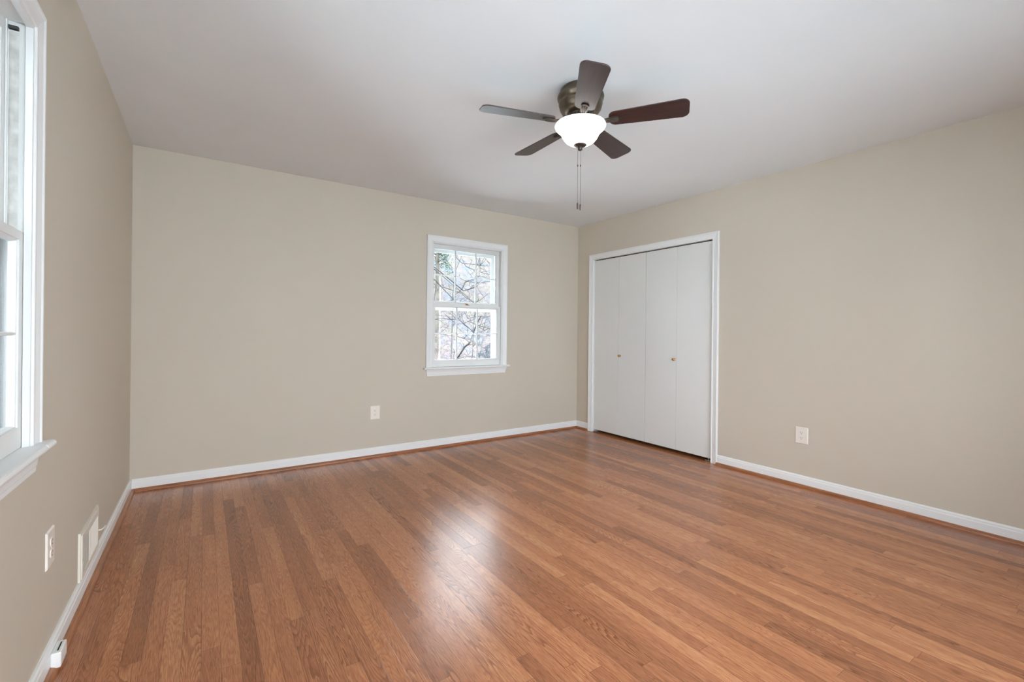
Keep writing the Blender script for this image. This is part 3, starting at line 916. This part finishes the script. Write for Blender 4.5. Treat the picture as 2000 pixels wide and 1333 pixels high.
for (root, r, Y, pl_) in limbs:
    P3 = []
    for k, (a, b2) in enumerate(pl_):
        P3.append(ray_pt(a, b2, Y + 0.25 * math.sin(k * 1.3 + Y * 7)))
    if root is not None:
        P3 = [trunk[root], (trunk[root] + P3[0]) / 2 + Vector((0, 0, 0.08))] + P3
    n = len(P3)
    r *= 0.62
    near.tube(P3, [max(r * (1 - 0.55 * k / n), 0.004) for k in range(n)], 7)
    for k in range(n):
        i = rnd.randrange(0, n - 1); p0 = P3[i].lerp(P3[i + 1], rnd.random())
        d = Vector((rnd.uniform(-1, 1), rnd.uniform(-0.5, 0.5), rnd.uniform(-0.5, 1))).normalized() * rnd.uniform(0.15, 0.55)
        p1 = p0 + d * 0.5 + Vector((rnd.uniform(-.05, .05), 0, rnd.uniform(-.05, .05))); p2 = p0 + d
        near.tube([p0, p1, p2], [0.005, 0.004, 0.0025], 3)
        near.tube([p1, p1 + Vector((rnd.uniform(-.2, .2), rnd.uniform(-.1, .1), rnd.uniform(-.05, .25)))], [0.0032, 0.002], 3)
tree(near, trunk[-1], 2.5, 0.04, rnd, levels=2, spread=0.6)
tag(near.build('bare_tree', M['bark'], loc=(0, 0, 0)), 'dark leafless tree whose crooked limb crosses the lower panes of the small window', 'tree')

# evergreen with pale trunk and hanging sprays
ev = empty('evergreen_tree', (6.55, 14.2, GZ))
tag(ev, 'evergreen tree with drooping green sprays in the top left panes of the small window', 'tree')
rnd = random.Random(11)
MB().tube([(-0.1, 0, 0), (-0.02, 0, 2.5), (0.05, 0.1, 5.5), (0, 0.1, 9.5)], [0.13, 0.12, 0.09, 0.03], 10).build('trunk', M['bark_pale'], ev)
br_ = MB(); fo = MB()
for k in range(60):
    z = rnd.uniform(6.1, 9.3); a = rnd.uniform(0, 2 * PI); ln = rnd.uniform(0.4, 0.95)
    d = Vector((math.cos(a), math.sin(a), 0))
    P = [Vector((0, 0.1, z)), Vector((0, 0.1, z)) + d * ln * 0.5 + Vector((0, 0, 0.10)), Vector((0, 0.1, z)) + d * ln + Vector((0, 0, -0.25))]
    br_.tube(P, [0.02, 0.013, 0.006], 4)
    for q in range(16):
        t = rnd.uniform(0.15, 1); p0 = P[0].lerp(P[1], t * 2) if t < .5 else P[1].lerp(P[2], t * 2 - 1)
        dl_ = rnd.uniform(0.15, 0.55)
        for s in range(int(dl_ / 0.035)):
            pz = p0 + Vector((rnd.uniform(-.035, .035), rnd.uniform(-.035, .035), -s * 0.035))
            e1 = Vector((rnd.uniform(-1, 1), rnd.uniform(-1, 1), rnd.uniform(-1.4, -0.2))).normalized() * rnd.uniform(0.04, 0.07)
            e2 = e1.orthogonal().normalized() * 0.016
            fo.add([pz, pz + e1 * 0.5 + e2, pz + e1, pz + e1 * 0.5 - e2], [(0, 1, 2, 3)])
br_.build('branches', M['bark'], ev)
o = fo.build('foliage', M['needle'], ev)

def bare(name, x, y, h, r, seed, label, levels=4, m='twig', blossoms=0, bm='blossom', lean=(0, 0), kids=(5, 7), start=0.25):
    rnd = random.Random(seed)
    mb = MB(); tips = []
    tree(mb, (0, 0, 0), h, r, rnd, levels=levels, lean=lean, tips=tips, kids=kids, start=start)
    if blossoms:
        e = empty(name, (x, y, GZ)); tag(e, label, 'tree')
        mb.build('branches', M[m], e)
        b = MB(); scatter(b, tips, rnd, blossoms, 0.019, 0.22)
        b.build('blossoms' if bm == 'blossom' else 'foliage', M[bm], e)
        return e
    return tag(mb.build(name, M[m], loc=(x, y, GZ)), label, 'tree')
bare('bare_tree', 9.4, 18.2, 7.2, 0.06, 21, 'slim bare tree in the yard, nearest behind the crooked limb and evergreen', kids=(5, 7), start=0.15)
bare('bare_tree', 13.8, 23.6, 7.0, 0.08, 22, 'slender bare tree behind the right panes of the small window', kids=(5, 7), start=0.15)
bare('bare_tree', 15.6, 28.4, 6.2, 0.08, 24, 'farthest bare tree, standing just left of the blue grey roof', m='twig', kids=(5, 7), start=0.15)
bare('blossoming_tree', 7.0, 11.7, 3.3, 0.04, 31, 'small tree with pink blossom in the lower right panes of the small window', levels=4, blossoms=2600, kids=(5, 6))
bare('budding_tree', 13.6, 34.6, 5.6, 0.07, 37, 'small tree with yellow green buds behind the lower left panes', levels=4, blossoms=900, bm='leaf', kids=(5, 6))

# added wooded backdrop: screens the bright sky so the twigs stand out
def hill_material():
    m = bpy.data.materials.new('backdrop_woods')
    m.use_nodes = True
    nt = m.node_tree; k = NT(nt); p = nt.nodes['Principled BSDF']
    tc = nt.nodes.new('ShaderNodeTexCoord')
    mp = nt.nodes.new('ShaderNodeMapping'); mp.inputs['Scale'].default_value = (1.6, 1.6, 0.55)
    nt.links.new(tc.outputs['Object'], mp.inputs['Vector'])
    a = k.noise(mp.outputs['Vector'], 1.6, 9.0, 0.6, 0.72)
    b = k.noise(mp.outputs['Vector'], 0.22, 3.0)
    c1 = k.ramp(b, [(0.36, (0.045, 0.043, 0.036, 1)), (0.50, (0.044, 0.040, 0.040, 1)), (0.62, (0.036, 0.043, 0.049, 1))])
    f = k.ramp(a, [(0.38, (0.42, 0.42, 0.44, 1)), (0.50, (1, 1, 1, 1))])
    nt.links.new(k.mix(1.0, c1, f, 'MULTIPLY'), p.inputs['Base Color'])
    p.inputs['Roughness'].default_value = 1.0
    p.inputs['Specular IOR Level'].default_value = 0.0
    return m
hv = []; hf = []; NX, NY = 70, 16
for a in range(NY + 1):
    for b in range(NX + 1):
        x = -55 + 150 * b / NX; t = a / NY; y = 38 + 42 * t
        z = GZ - 0.3 + 23 * (t ** 1.1) + 1.6 * mnoise.noise(Vector((x * 0.06, y * 0.06, 2))) * min(1, t * 4)
        hv.append((x, y, z))
for a in range(NY):
    for b in range(NX):
        hf.append((a * (NX + 1) + b, a * (NX + 1) + b + 1, (a + 1) * (NX + 1) + b + 1, (a + 1) * (NX + 1) + b))
MB().add(hv, hf, True).build('backdrop_hill', hill_material(), kind='structure')

# neighbour house
hs_ = empty('neighbor_house', (25.2, 31.0, GZ - 1.2), 0.35)
tag(hs_, 'distant house with blue grey roof beyond the yard trees', 'house')
MB().box(-5, 5, -3.5, 3.5, 0, 3.4).build('wall', M['siding'], hs_)
MB().add([(-5.4, -4.0, 3.2), (5.4, -4.0, 3.2), (5.4, 4.0, 3.2), (-5.4, 4.0, 3.2), (-5.4, 0, 6.2), (5.4, 0, 6.2),
          (-5.4, -4.0, 3.4), (5.4, -4.0, 3.4), (5.4, 4.0, 3.4), (-5.4, 4.0, 3.4)],
         [(0, 1, 2, 3), (0, 1, 7, 6), (2, 3, 9, 8), (6, 7, 5, 4), (8, 9, 4, 5), (0, 6, 4, 9, 3), (1, 2, 8, 5, 7)]).build('roof', M['roof'], hs_)
for wxp in (-3.2, 0.0, 3.2):
    MB().box(wxp - 0.5, wxp + 0.5, -3.53, -3.49, 1.1, 2.5).build('window', M['dark_pane'], hs_)
